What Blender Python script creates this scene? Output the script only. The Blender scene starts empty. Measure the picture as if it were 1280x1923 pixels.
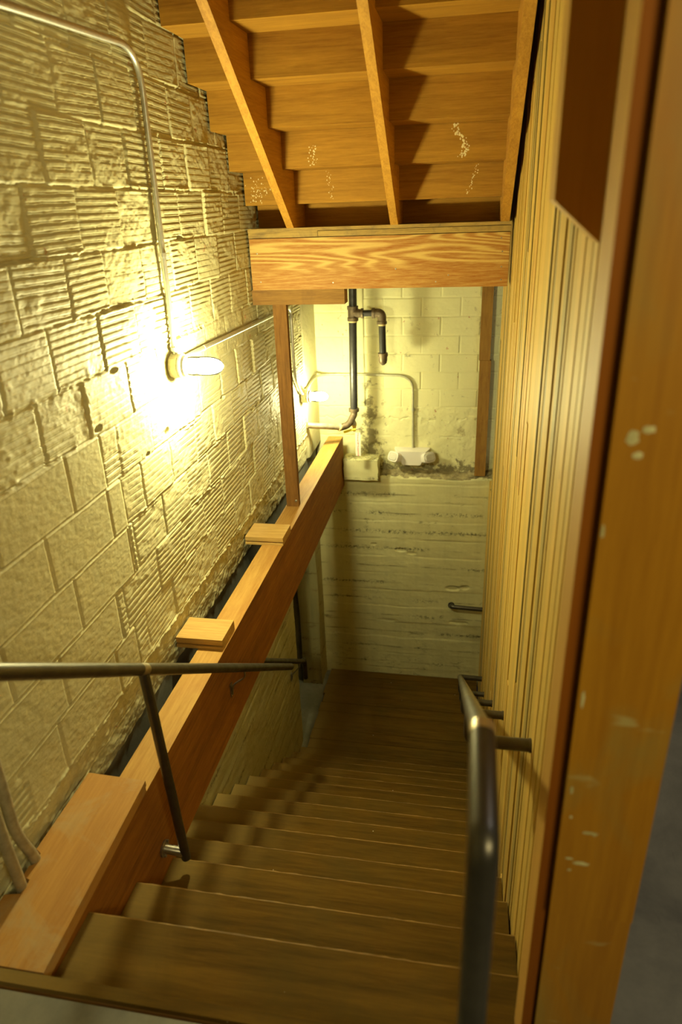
import bpy, bmesh, math, random
import numpy as np
from mathutils import Vector, Matrix

S = bpy.context.scene
COL = S.collection
random.seed(7)
RNG = np.random.default_rng(11)

# ------------------------------------------------------------------ camera
CAM = Vector((0.0745, -0.9903, 1.7644))
yaw, pitch, roll = 0.189, 0.4193, -0.0376
fwd = Vector((-math.sin(yaw) * math.cos(pitch), math.cos(yaw) * math.cos(pitch), -math.sin(pitch)))
r0 = Vector((math.cos(yaw), math.sin(yaw), 0)); u0 = r0.cross(fwd)
rt = math.cos(roll) * r0 + math.sin(roll) * u0
up = -math.sin(roll) * r0 + math.cos(roll) * u0
cd = bpy.data.cameras.new('camera'); cam = bpy.data.objects.new('camera', cd); COL.objects.link(cam)
cam.matrix_world = Matrix(((rt.x, up.x, -fwd.x, CAM.x), (rt.y, up.y, -fwd.y, CAM.y), (rt.z, up.z, -fwd.z, CAM.z), (0, 0, 0, 1)))
cd.sensor_fit = 'HORIZONTAL'; cd.sensor_width = 24.0; cd.lens = 24.0 * 1291.4 / 1280.0
cd.clip_start = 0.02
cd.dof.use_dof = True; cd.dof.focus_distance = 3.6; cd.dof.aperture_fstop = 2.2
S.camera = cam

# ------------------------------------------------------------------ world, light, exposure
W = bpy.data.worlds.new('world'); S.world = W; W.use_nodes = True
W.node_tree.nodes['Background'].inputs[0].default_value = (0.5, 0.5, 0.6, 1)
W.node_tree.nodes['Background'].inputs[1].default_value = 0.01
LAMP_COL = (1.0, 0.94, 0.47)
LAMP1_L, LAMP2_L = 930.0, 460.0


def area(name, loc, rot, size, power, col):
    l = bpy.data.lights.new(name, 'AREA'); l.energy = power; l.color = col; l.size = size
    o = bpy.data.objects.new(name, l); o.location = loc; o.rotation_euler = rot; COL.objects.link(o)
    return o


area('room_light', (2.0, 1.2, 3.0), (0, 0, 0), 1.0, 12, (1.0, 0.98, 0.94))
area('hall_light', (1.7, -2.0, 2.4), (math.radians(80), 0, math.radians(45)), 0.8, 40, (1.0, 0.84, 0.40))
S.view_settings.view_transform = 'Standard'; S.view_settings.look = 'None'
S.view_settings.exposure = 0.15; S.view_settings.gamma = 1.0
try: S.view_settings.use_curve_mapping = False
except Exception: pass


# ------------------------------------------------------------------ helpers
def at(name, mesh_or_none, parent=None, base=(0, 0, 0)):
    o = bpy.data.objects.new(name, mesh_or_none); COL.objects.link(o)
    if parent is not None: o.parent = parent
    return o


def thing(name, label, cat, base, group=None):
    o = bpy.data.objects.new(name, None); COL.objects.link(o); o.location = base
    o.empty_display_size = 0.05
    o['label'] = label; o['category'] = cat
    if group: o['group'] = group
    return o


def wloc(o):
    v = Vector((0, 0, 0))
    while o is not None:
        v = v + Vector(o.location); o = o.parent
    return v


def link(name, bm, m, parent=None, base=None, smooth=False, label=None, bevel=0.0, bseg=2):
    """Mesh data is given in world coordinates; the origin goes to base (or the parent's)."""
    me = bpy.data.meshes.new(name)
    if bevel > 0:
        es = [e for e in bm.edges if len(e.link_faces) == 2 and e.calc_face_angle(0) > 0.7]
        bmesh.ops.bevel(bm, geom=es, offset=bevel, segments=bseg, profile=0.6, affect='EDGES', clamp_overlap=True)
    bmesh.ops.recalc_face_normals(bm, faces=bm.faces)
    org = Vector(base) if base is not None else (wloc(parent) if parent is not None else Vector((0, 0, 0)))
    bmesh.ops.translate(bm, vec=-org, verts=bm.verts)
    if smooth:
        for f in bm.faces: f.smooth = True
        for e in bm.edges:
            if len(e.link_faces) == 2 and e.calc_face_angle(0) > 0.6: e.smooth = False
    bm.to_mesh(me); bm.free()
    me.materials.append(m)
    o = bpy.data.objects.new(name, me); COL.objects.link(o)
    if parent is not None:
        o.parent = parent; o.location = org - wloc(parent)
    else:
        o.location = org
    if label: o['label'] = label
    return o


def solo(name, bm, m, label, cat, base, group=None, **k):
    o = link(name, bm, m, None, base, **k)
    o['label'] = label; o['category'] = cat
    if group: o['group'] = group
    return o


def struct(name, bm, m, parent=None, **k):
    o = link(name, bm, m, parent, **k)
    if parent is None: o['kind'] = 'structure'
    return o


def NB(): return bmesh.new()


def box(bm, x0, x1, y0, y1, z0, z1):
    v = [bm.verts.new(p) for p in ((x0, y0, z0), (x1, y0, z0), (x1, y1, z0), (x0, y1, z0), (x0, y0, z1), (x1, y0, z1), (x1, y1, z1), (x0, y1, z1))]
    for f in ((0, 3, 2, 1), (4, 5, 6, 7), (0, 1, 5, 4), (1, 2, 6, 5), (2, 3, 7, 6), (3, 0, 4, 7)):
        bm.faces.new([v[i] for i in f])
    return v


def B(*a):
    bm = NB(); box(bm, *a); return bm


def prism(bm, pts, axis, a, b):
    """polygon in the two other axes (order xyz without axis) extruded from a to b"""
    def P(p, t):
        if axis == 'x': return (t, p[0], p[1])
        if axis == 'y': return (p[0], t, p[1])
        return (p[0], p[1], t)
    A = [bm.verts.new(P(p, a)) for p in pts]; Bv = [bm.verts.new(P(p, b)) for p in pts]
    bm.faces.new(A); bm.faces.new(Bv[::-1]); n = len(pts)
    for i in range(n): bm.faces.new((A[i], Bv[i], Bv[(i + 1) % n], A[(i + 1) % n]))


def ring(bm, c, d, r, n, ref=None):
    d = Vector(d).normalized()
    a = ref if ref is not None else (Vector((0, 0, 1)) if abs(d.z) < 0.9 else Vector((1, 0, 0)))
    u = (a - d * a.dot(d)).normalized(); w = d.cross(u)
    return [bm.verts.new(Vector(c) + u * r * math.cos(2 * math.pi * i / n) + w * r * math.sin(2 * math.pi * i / n)) for i in range(n)], u


def tube(bm, path, r, n=16, cap=True):
    path = [Vector(p) for p in path]; rs = r if isinstance(r, (list, tuple)) else [r] * len(path)
    prev = None; ref = None
    for i, p in enumerate(path):
        if i == 0: d = path[1] - p
        elif i == len(path) - 1: d = p - path[i - 1]
        else: d = (path[i + 1] - p).normalized() + (p - path[i - 1]).normalized()
        R_, ref = ring(bm, p, d, rs[i], n, ref)
        if prev:
            for k in range(n): bm.faces.new((prev[k], prev[(k + 1) % n], R_[(k + 1) % n], R_[k]))
        elif cap: bm.faces.new(R_[::-1])
        prev = R_
    if cap: bm.faces.new(prev)


def bend(pts, rad, n=7):
    """rounds the corners of a polyline"""
    pts = [Vector(p) for p in pts]; out = [pts[0]]
    for i in range(1, len(pts) - 1):
        a, b, c = pts[i - 1], pts[i], pts[i + 1]
        r = min(rad, (a - b).length * 0.49, (c - b).length * 0.49)
        p = b + (a - b).normalized() * r; q = b + (c - b).normalized() * r
        for k in range(n + 1):
            t = k / n
            out.append((1 - t) ** 2 * p + 2 * t * (1 - t) * b + t * t * q)
    out.append(pts[-1])
    return out


def cyl(bm, a, b, r, n=20): tube(bm, [a, b], r, n)


def lathe(bm, base, d, prof, n=28):
    base = Vector(base); d = Vector(d).normalized()
    tube(bm, [base + d * t for t, _ in prof], [max(r, 1e-4) for _, r in prof], n)


# ------------------------------------------------------------------ materials
class NT:
    def __init__(s, name):
        s.m = bpy.data.materials.new(name); s.m.use_nodes = True; s.t = s.m.node_tree
        s.p = s.t.nodes['Principled BSDF']; s.tc = s.t.nodes.new('ShaderNodeTexCoord')
        s.geo = s.t.nodes.new('ShaderNodeNewGeometry')

    def n(s, typ, **k):
        nd = s.t.nodes.new(typ)
        for a, b in k.items(): setattr(nd, a, b)
        return nd

    def l(s, a, b): s.t.links.new(a, b)

    def pos(s, scale=(1, 1, 1), world=False, jit=True):
        mp = s.n('ShaderNodeMapping'); mp.inputs['Scale'].default_value = scale
        s.l(s.geo.outputs['Position'] if world else s.tc.outputs['Object'], mp.inputs['Vector'])
        if jit and not world:
            oi = s.n('ShaderNodeObjectInfo'); ml = s.n('ShaderNodeMath', operation='MULTIPLY'); ml.inputs[1].default_value = 37.0
            s.l(oi.outputs['Random'], ml.inputs[0]); cb = s.n('ShaderNodeCombineXYZ')
            for i in range(3): s.l(ml.outputs[0], cb.inputs[i])
            s.l(cb.outputs[0], mp.inputs['Location'])
        return mp.outputs[0]

    def noise(s, vec, scale, detail=4, rough=0.55, dist=0.0):
        nd = s.n('ShaderNodeTexNoise'); nd.inputs['Scale'].default_value = scale; nd.inputs['Detail'].default_value = detail
        nd.inputs['Roughness'].default_value = rough; nd.inputs['Distortion'].default_value = dist
        s.l(vec, nd.inputs['Vector']); return nd.outputs['Fac']

    def ramp(s, fac, stops):
        r = s.n('ShaderNodeValToRGB'); e = r.color_ramp.elements
        while len(e) < len(stops): e.new(0.5)
        for i, (p, c) in enumerate(stops):
            e[i].position = p; e[i].color = (c, c, c, 1) if isinstance(c, (int, float)) else (*c, 1)
        s.l(fac, r.inputs[0]); return r.outputs[0]

    def mix(s, fac, a, b, mode='MIX'):
        m = s.n('ShaderNodeMix', data_type='RGBA', blend_type=mode)
        if isinstance(fac, (int, float)): m.inputs[0].default_value = fac
        else: s.l(fac, m.inputs[0])
        for v, i in ((a, 6), (b, 7)):
            if isinstance(v, tuple): m.inputs[i].default_value = (*v, 1)
            else: s.l(v, m.inputs[i])
        return m.outputs[2]

    def math(s, op, a, b=None):
        m = s.n('ShaderNodeMath', operation=op)
        for i, v in enumerate((a, b)):
            if v is None: continue
            if isinstance(v, (int, float)): m.inputs[i].default_value = v
            else: s.l(v, m.inputs[i])
        return m.outputs[0]

    def bump(s, h, strength, dist=0.002):
        b = s.n('ShaderNodeBump'); b.inputs['Strength'].default_value = strength; b.inputs['Distance'].default_value = dist
        s.l(h, b.inputs['Height']); s.l(b.outputs[0], s.p.inputs['Normal'])

    def done(s, col, rough=0.6, metal=0.0, spec=0.5):
        if isinstance(col, tuple): s.p.inputs['Base Color'].default_value = (*col, 1)
        else: s.l(col, s.p.inputs['Base Color'])
        if isinstance(rough, (int, float)): s.p.inputs['Roughness'].default_value = rough
        else: s.l(rough, s.p.inputs['Roughness'])
        s.p.inputs['Metallic'].default_value = metal
        s.p.inputs['Specular IOR Level'].default_value = spec
        return s.m


def wood(name, c_dark, c_light, axis='x', grain=1.0, rough=0.5, contrast=1.0, stain=None, stain_amt=0.0, spec=0.35, bumps=0.25, cathedral=False):
    c_dark = tuple(q * 0.66 for q in c_dark); c_light = tuple(q * w for q, w in zip(c_light, (0.68, 0.67, 0.54)))
    t = NT(name)
    k = {'x': (0.06, 1, 1), 'y': (1, 0.06, 1), 'z': (1, 1, 0.06)}[axis]
    v = t.pos(k)
    big = t.noise(v, 9 * grain, 3, 0.5, 0.6)
    fine = t.noise(v, 150 * grain, 5, 0.75, 0.3)
    mid = t.noise(v, 38 * grain, 4, 0.6, 1.2)
    if cathedral:
        cv = t.pos(tuple(0.055 if q < 1 else 1 for q in k))
        n0 = t.noise(cv, 5.0, 2, 0.40, 0.35)
        a = t.math('MULTIPLY', t.math('POWER', t.math('ADD', t.math('MULTIPLY', t.math('SINE', t.math('MULTIPLY', n0, 190.0)), 0.5), 0.5), 1.6), 0.42 * contrast)
        sz = t.n('ShaderNodeSeparateXYZ'); t.l(t.tc.outputs['Object'], sz.inputs[0])
        hz = t.math('ADD', sz.outputs[2], t.math('MULTIPLY', t.math('SUBTRACT', t.noise(cv, 3.0, 2, 0.5), 0.5), 0.16))
        patch = t.ramp(t.math('MULTIPLY', hz, 3.0), [(0.28, 0.22), (0.42, 1.0)])
        a = t.math('MULTIPLY', a, patch)
        w = t.math('MULTIPLY', big, 0.30)
    else:
        a = t.math('SUBTRACT', t.math('MULTIPLY', mid, 0.85 * contrast), 0.215 * contrast)
        w = t.math('MULTIPLY', big, 0.50)
    b = t.math('SUBTRACT', t.math('MULTIPLY', fine, 0.95 * contrast), 0.295 * contrast)
    f = t.math('ADD', t.math('ADD', a, b), w)
    f = t.math('SUBTRACT', f, 0.12 * contrast)
    col = t.ramp(f, [(0.1, c_dark), (0.72, c_light)])
    if stain is not None:
        sv = t.pos((1, 1, 1))
        sn = t.noise(sv, 5.0, 6, 0.65, 0.8)
        col = t.mix(t.math('MULTIPLY', t.ramp(sn, [(0.48, 0.0), (0.68, 1.0)]), stain_amt), col, stain)
    t.bump(t.math('ADD', t.math('MULTIPLY', fine, 1.0), a), bumps, 0.0015)
    return t.done(col, min(0.9, rough + 0.12), 0, spec * 0.4)


M = {}
M['fir_over'] = wood('varnished_fir_underside', (0.30, 0.13, 0.018), (0.66, 0.34, 0.055), 'x', 0.8, 0.5, 0.8)
M['fir_string'] = wood('varnished_fir_stringer', (0.42, 0.18, 0.03), (0.80, 0.43, 0.09), 'y', 0.9, 0.42, 0.9)
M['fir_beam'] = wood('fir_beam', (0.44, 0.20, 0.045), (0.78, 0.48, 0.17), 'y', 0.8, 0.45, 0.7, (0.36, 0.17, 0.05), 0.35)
M['beam_side'] = wood('varnished_shaded_beam_side', (0.16, 0.055, 0.008), (0.52, 0.22, 0.045), 'y', 0.8, 0.5, 0.8, (0.20, 0.07, 0.015), 0.4)
M['fir_header'] = wood('fir_header', (0.50, 0.19, 0.035), (0.88, 0.60, 0.24), 'x', 1.0, 0.42, 1.3, cathedral=True, bumps=0.3)
M['cap'] = wood('weathered_cap_strip', (0.22, 0.12, 0.04), (0.62, 0.42, 0.16), 'x', 1.2, 0.55, 1.3, (0.14, 0.10, 0.06), 0.7)
M['old'] = wood('old_brown_lumber', (0.16, 0.065, 0.02), (0.38, 0.19, 0.06), 'z', 1.0, 0.6, 1.0, (0.12, 0.06, 0.02), 0.5)
M['old_x'] = wood('old_brown_lumber_flat', (0.20, 0.09, 0.03), (0.42, 0.23, 0.08), 'x', 1.0, 0.6, 1.0, (0.14, 0.07, 0.03), 0.5)
M['board'] = wood('worn_floor_board', (0.46, 0.21, 0.06), (0.72, 0.40, 0.14), 'y', 0.8, 0.45, 0.7, (0.42, 0.33, 0.18), 0.6)
M['block'] = wood('clear_fir_block', (0.50, 0.27, 0.08), (0.82, 0.54, 0.22), 'x', 1.0, 0.45, 0.9)
M['stud'] = wood('rough_stud', (0.28, 0.13, 0.035), (0.55, 0.30, 0.09), 'z', 1.0, 0.6, 1.0, (0.20, 0.09, 0.03), 0.6)
M['jamb'] = wood('jamb_wood', (0.42, 0.17, 0.02), (0.66, 0.30, 0.04), 'z', 0.7, 0.5, 0.5)
M['shaded_front'] = wood('shaded_front_wood', (0.30, 0.085, 0.006), (0.44, 0.15, 0.012), 'z', 0.7, 0.5, 0.5)  # shade of the unlit post front and strip, put into the wood colour
M['fin_front'] = wood('shaded_post_front', (0.62, 0.24, 0.02), (0.85, 0.40, 0.05), 'z', 0.7, 0.5, 0.5)
M['post_trim'] = wood('corner_post_wood', (0.66, 0.34, 0.09), (0.95, 0.60, 0.20), 'z', 0.7, 0.4, 0.5)


def tread_mat():
    t = NT('worn_tread_wood'); v = t.pos((0.07, 1, 1))
    f = t.math('ADD', t.math('MULTIPLY', t.noise(v, 70, 5, 0.7, 0.4), 0.6), t.math('MULTIPLY', t.noise(v, 12, 3, 0.5, 1.0), 0.5))
    col = t.ramp(f, [(0.30, (0.044, 0.023, 0.002)), (0.78, (0.165, 0.088, 0.010))])
    g = t.noise(t.pos((1, 1, 1), world=True), 3.2, 6, 0.65, 0.5)
    col = t.mix(t.math('MULTIPLY', t.ramp(g, [(0.42, 0.0), (0.7, 1.0)]), 0.55), col, (0.078, 0.053, 0.010))
    # dirt trodden into the middle of the flight, paler where nobody steps
    sp = t.n('ShaderNodeSeparateXYZ'); t.l(t.geo.outputs['Position'], sp.inputs[0])
    e = t.math('ADD', sp.outputs[0], t.math('MULTIPLY', g, 0.22))
    m = t.n('ShaderNodeMapRange'); m.inputs[1].default_value = -1.08; m.inputs[2].default_value = -0.55; m.inputs[3].default_value = 0.75; m.inputs[4].default_value = 0.0
    t.l(e, m.inputs[0])
    col = t.mix(m.outputs[0], col, (0.30, 0.21, 0.07))
    vo = t.n('ShaderNodeTexVoronoi'); vo.inputs['Scale'].default_value = 9.0; t.l(t.pos((1, 1, 1), world=True), vo.inputs['Vector'])
    vs = t.ramp(vo.outputs['Distance'], [(0.018, 1.0), (0.03, 0.0)])
    col = t.mix(t.math('MULTIPLY', vs, 0.8), col, (0.75, 0.68, 0.45))
    t.bump(f, 0.5, 0.002)
    return t.done(col, 0.8, 0, 0.10)


M['tread'] = tread_mat()
M['nosing'] = wood('worn_nosing', (0.16, 0.08, 0.02), (0.42, 0.25, 0.07), 'x', 1.3, 0.4, 1.4, (0.08, 0.05, 0.012), 0.8)


def paint_mat(name, base, grime=(0.10, 0.08, 0.045), amt=0.6, horiz=False, gscale=7.0, gray_above=None, red=0.0):
    base = tuple(q * w for q, w in zip(base, (0.68, 0.70, 0.68)))
    t = NT(name); wp = t.pos((1, 1, 1), world=True)
    n1 = t.noise(wp, 1.7, 5, 0.6); n2 = t.noise(wp, 34, 5, 0.65)
    col = t.mix(t.ramp(n1, [(0.35, 0.0), (0.75, 1.0)]), base, tuple(c * 0.86 for c in base))
    gv = t.pos((1, 1, 2.6) if horiz else (1, 1, 1), world=True)
    g = t.noise(gv, gscale, 8, 0.72, 0.35)
    gate = t.noise(wp, 1.9, 2, 0.5)
    gg = t.math('ADD', g, t.math('MULTIPLY', t.math('SUBTRACT', gate, 0.5), 0.5))
    m = t.ramp(gg, [(0.64, 0.0), (0.72, 1.0)])
    col = t.mix(t.math('MULTIPLY', m, amt), col, grime)
    if horiz:
        # board-form joints with dirt caught in them
        sp = t.n('ShaderNodeSeparateXYZ'); t.l(t.geo.outputs['Position'], sp.inputs[0])
        z = t.math('ADD', sp.outputs[2], t.math('MULTIPLY', t.noise(t.pos((2.2, 2.2, 2.2), world=True), 1.0, 4), 0.035))
        fr = t.math('FRACT', t.math('DIVIDE', z, 0.185))
        d = t.math('ABSOLUTE', t.math('SUBTRACT', fr, 0.5))
        ln = t.ramp(d, [(0.0, 1.0), (0.055, 0.0)])
        br = t.ramp(t.noise(t.pos((1, 1, 1), world=True), 3.3, 5, 0.7), [(0.44, 0.0), (0.60, 1.0)])
        col = t.mix(t.math('MULTIPLY', t.math('MULTIPLY', ln, br), 0.8), col, grime)
        wide = t.ramp(d, [(0.0, 1.0), (0.16, 0.0)])
        br2 = t.ramp(t.noise(t.pos((1.0, 1.0, 1.6), world=True), 2.6, 2, 0.5), [(0.50, 0.0), (0.60, 1.0)])
        sp2 = t.ramp(t.noise(wp, 42, 6, 0.8), [(0.50, 0.0), (0.56, 1.0)])
        col = t.mix(t.math('MULTIPLY', t.math('MULTIPLY', wide, br2), sp2), col, (0.05, 0.045, 0.035))
        # low damp grime in the corner by the landing
        low = t.n('ShaderNodeMapRange'); low.inputs[1].default_value = -1.9; low.inputs[2].default_value = -2.66; t.l(sp.outputs[2], low.inputs[0])
        sp3 = t.ramp(t.noise(t.pos((1, 1, 1.8), world=True), 8, 7, 0.8, 0.5), [(0.56, 0.0), (0.64, 1.0)])
        col = t.mix(t.math('MULTIPLY', t.math('MULTIPLY', low.outputs[0], sp3), 0.75), col, (0.07, 0.06, 0.045))
        vert = t.ramp(t.noise(t.pos((5, 5, 0.35), world=True), 2.0, 4, 0.6), [(0.45, 0.0), (0.7, 1.0)])
        col = t.mix(t.math('MULTIPLY', vert, 0.28), col, tuple(c * 0.62 for c in base))
    if 'back' in name:
        sq = t.n('ShaderNodeSeparateXYZ'); t.l(t.geo.outputs['Position'], sq.inputs[0])
        nn = t.noise(wp, 11, 7, 0.75, 0.4)
        lo = t.n('ShaderNodeMapRange'); lo.inputs[1].default_value = -0.28; lo.inputs[2].default_value = -0.47; t.l(sq.outputs[2], lo.inputs[0])
        m1 = t.ramp(t.math('ADD', nn, t.math('MULTIPLY', lo.outputs[0], 0.30)), [(0.66, 0.0), (0.74, 1.0)])
        dx = t.math('ABSOLUTE', t.math('ADD', sq.outputs[0], 0.75))
        px = t.n('ShaderNodeMapRange'); px.inputs[1].default_value = 0.16; px.inputs[2].default_value = 0.0; t.l(dx, px.inputs[0])
        lz = t.n('ShaderNodeMapRange'); lz.inputs[1].default_value = 0.6; lz.inputs[2].default_value = -0.1; t.l(sq.outputs[2], lz.inputs[0])
        m2 = t.ramp(t.math('ADD', nn, t.math('MULTIPLY', t.math('MULTIPLY', px.outputs[0], lz.outputs[0]), 0.26)), [(0.62, 0.0), (0.72, 1.0)])
        col = t.mix(t.math('MULTIPLY', t.math('MAXIMUM', m1, m2), 0.8), col, (0.13, 0.10, 0.05))
    if red:
        r = t.ramp(t.noise(wp, 14, 3, 0.6), [(0.715, 0.0), (0.73, 1.0)])
        col = t.mix(t.math('MULTIPLY', r, red), col, (0.42, 0.10, 0.05))
    t.bump(t.math('ADD', n2, t.math('MULTIPLY', g, 0.7)), 0.55, 0.003)
    return t.done(col, 0.62, 0, 0.25)


M['masonry'] = paint_mat('painted_masonry', (0.80, 0.72, 0.44), (0.34, 0.23, 0.10), 0.32, gscale=18, red=0.5)
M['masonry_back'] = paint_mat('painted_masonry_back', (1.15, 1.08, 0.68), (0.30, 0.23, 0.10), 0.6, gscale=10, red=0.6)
M['foundation'] = paint_mat('painted_board_formed_concrete', (1.0, 0.92, 0.54), (0.12, 0.09, 0.045), 0.7, horiz=True, gscale=6)
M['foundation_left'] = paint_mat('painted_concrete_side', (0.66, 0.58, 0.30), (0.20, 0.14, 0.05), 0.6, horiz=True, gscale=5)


def conc(name, base, dark, sc=4.0, rough=0.7):
    t = NT(name); wp = t.pos((1, 1, 1), world=True)
    col = t.mix(t.ramp(t.noise(wp, sc, 7, 0.7, 0.3), [(0.38, 0.0), (0.68, 1.0)]), base, dark)
    sc2 = t.ramp(t.noise(t.pos((6, 1.2, 1), world=True), 3, 8, 0.8, 1.5), [(0.62, 0.0), (0.68, 1.0)])
    col = t.mix(t.math('MULTIPLY', sc2, 0.35), col, tuple(c * 0.45 for c in base))
    t.bump(t.noise(wp, 60, 4, 0.6), 0.3, 0.002)
    return t.done(col, rough, 0, 0.3)


M['ledge'] = conc('dirty_concrete_ledge', (0.42, 0.36, 0.20), (0.12, 0.09, 0.05), 14)
M['grey'] = conc('bare_grey_concrete', (0.26, 0.26, 0.21), (0.14, 0.14, 0.11), 3)
M['floor'] = conc('scuffed_concrete_floor', (0.21, 0.205, 0.175), (0.12, 0.118, 0.105), 3.2, 0.55)
M['plaster'] = conc('room_plaster', (0.24, 0.21, 0.15), (0.20, 0.18, 0.13), 2.0)


def plank_mat():
    t = NT('stacked_plank_wood'); at_ = t.n('ShaderNodeAttribute'); at_.attribute_name = 'tint'
    v = t.pos((1, 1, 0.03), world=True)
    g = t.noise(v, 110, 4, 0.7, 0.2)
    f = t.math('ADD', at_.outputs['Fac'], t.math('MULTIPLY', t.math('SUBTRACT', g, 0.5), 0.5))
    col = t.ramp(f, [(0.0, (0.24, 0.18, 0.08)), (0.2, (0.36, 0.27, 0.09)), (0.45, (0.53, 0.35, 0.09)), (0.8, (0.63, 0.42, 0.11)), (1.0, (0.50, 0.28, 0.06))])
    kn = t.n('ShaderNodeTexVoronoi'); kn.inputs['Scale'].default_value = 2.3; t.l(t.pos((1, 2, 1), world=True), kn.inputs['Vector'])
    col = t.mix(t.math('MULTIPLY', t.ramp(kn.outputs['Distance'], [(0.02, 1.0), (0.045, 0.0)]), 0.7), col, (0.25, 0.12, 0.03))
    t.bump(g, 0.3, 0.0015)
    return t.done(col, 0.5, 0, 0.3)


M['plank'] = plank_mat()


def scuffed():
    t = NT('scuffed_end_board'); v = t.pos((1, 1, 0.05), world=True)
    g = t.math('ADD', t.math('MULTIPLY', t.noise(v, 60, 4, 0.7, 0.2), 0.6), t.math('MULTIPLY', t.noise(v, 6, 3, 0.5, 0.5), 0.5))
    col = t.ramp(g, [(0.3, (0.27, 0.105, 0.004)), (0.8, (0.46, 0.22, 0.012))])
    wp = t.pos((1, 1, 1), world=True)
    s = t.ramp(t.noise(t.pos((1.6, 1, 0.9), world=True), 3.5, 4, 0.55, 0.6), [(0.5, 0.0), (0.72, 1.0)])
    col = t.mix(t.math('MULTIPLY', s, 0.5), col, (0.26, 0.22, 0.06))
    s2 = t.ramp(t.noise(t.pos((1, 1, 3.2), world=True), 7.0, 3, 0.5, 0.4), [(0.66, 0.0), (0.74, 1.0)])
    col = t.mix(t.math('MULTIPLY', s2, 0.55), col, (0.46, 0.42, 0.18))
    t.bump(g, 0.2, 0.001)
    return t.done(col, 0.45, 0, 0.35)


M['scuffed'] = scuffed()
sc_ = NT('scuff_paint'); M['smear'] = sc_.done(sc_.ramp(sc_.noise(sc_.pos(), 40, 4), [(0.3, (0.40, 0.36, 0.16)), (0.7, (0.60, 0.56, 0.30))]), 0.6)


def metal(name, base, rough, metallic=0.9, var=0.25, sc=20):
    t = NT(name); n = t.noise(t.pos(), sc, 4, 0.6)
    col = t.mix(t.ramp(n, [(0.35, 0.0), (0.7, 1.0)]), base, tuple(c * (1 - var) for c in base))
    return t.done(col, t.ramp(n, [(0.2, rough * 0.8), (0.9, min(1, rough * 1.3))]), metallic)


M['rail'] = metal('lacquered_dark_steel', (0.12, 0.11, 0.095), 0.36, 0.85, 0.3, 12)
M['rail_end'] = metal('bare_steel_weld', (0.55, 0.48, 0.36), 0.35, 0.9, 0.35, 50)
M['emt'] = metal('galvanised_conduit', (0.62, 0.62, 0.60), 0.38, 0.8, 0.2, 30)
M['emt_painted'] = metal('dusty_painted_conduit', (0.42, 0.36, 0.24), 0.5, 0.2, 0.4, 25)
M['emt_back'] = metal('painted_conduit', (0.55, 0.53, 0.40), 0.5, 0.3, 0.2, 30)
M['black_pipe'] = metal('black_steel_pipe', (0.045, 0.043, 0.045), 0.38, 0.35, 0.4, 30)
M['fitting'] = metal('rusty_pipe_fitting', (0.20, 0.15, 0.10), 0.5, 0.6, 0.5, 40)
M['ring'] = metal('thread_tape_ring', (0.70, 0.58, 0.28), 0.6, 0.0, 0.3, 40)
M['galv'] = metal('galvanised_pipe', (0.52, 0.46, 0.36), 0.42, 0.6, 0.5, 18)
M['brass'] = metal('brass', (0.75, 0.50, 0.18), 0.3, 0.95, 0.3, 40)
M['steel'] = metal('bright_steel', (0.45, 0.43, 0.38), 0.3, 0.9, 0.3, 40)
M['lampbox'] = metal('painted_lamp_box', (0.70, 0.62, 0.42), 0.5, 0.1, 0.4, 60)
M['collar'] = metal('aluminium_collar', (0.55, 0.55, 0.55), 0.35, 0.9, 0.2, 40)
M['yellow'] = metal('yellow_vinyl', (0.78, 0.66, 0.02), 0.4, 0.0, 0.1, 10)
M['white'] = metal('white_plastic', (0.80, 0.76, 0.74), 0.35, 0.0, 0.03, 5)
M['lens'] = metal('frosted_lens', (0.62, 0.60, 0.56), 0.2, 0.0, 0.1, 30)
M['slot'] = metal('dark_slot', (0.05, 0.04, 0.03), 0.6, 0.0, 0.1, 5)
M['spatter'] = metal('pale_paint_spatter', (0.78, 0.66, 0.38), 0.6, 0.0, 0.1, 5)
M['void'] = metal('dark_gap_paper', (0.03, 0.02, 0.012), 0.9, 0.0, 0.1, 5)


def tag_mat():
    t = NT('printed_paper_tag'); sp = t.n('ShaderNodeSeparateXYZ'); t.l(t.tc.outputs['Object'], sp.inputs[0])
    c = t.math('ABSOLUTE', t.math('ADD', sp.outputs[0], -0.045))
    ln = t.ramp(c, [(0.004, 1.0), (0.007, 0.0)])
    g = t.ramp(t.noise(t.pos((1, 1, 1)), 130, 2, 0.5), [(0.45, 0.0), (0.52, 1.0)])
    col = t.mix(t.math('MULTIPLY', ln, g), (0.80, 0.74, 0.66), (0.55, 0.12, 0.14))
    return t.done(col, 0.6)


M['tag'] = tag_mat()


def jar_mat():
    t = NT('clear_jar_glass'); out = t.t.nodes['Material Output']
    tr = t.n('ShaderNodeBsdfTransparent'); tr.inputs[0].default_value = (0.96, 0.96, 0.94, 1)
    gl = t.n('ShaderNodeBsdfGlossy'); gl.inputs['Roughness'].default_value = 0.05
    fr = t.n('ShaderNodeFresnel'); fr.inputs[0].default_value = 1.45
    mx = t.n('ShaderNodeMixShader'); t.l(fr.outputs[0], mx.inputs[0]); t.l(tr.outputs[0], mx.inputs[1]); t.l(gl.outputs[0], mx.inputs[2])
    t.l(mx.outputs[0], out.inputs[0]); return t.m


M['jar'] = jar_mat()


def glow(name, strength):
    t = NT(name)
    t.p.inputs['Base Color'].default_value = (0.9, 0.9, 0.88, 1); t.p.inputs['Roughness'].default_value = 0.3
    t.p.inputs['Emission Color'].default_value = (*LAMP_COL, 1); t.p.inputs['Emission Strength'].default_value = strength
    return t.m


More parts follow.
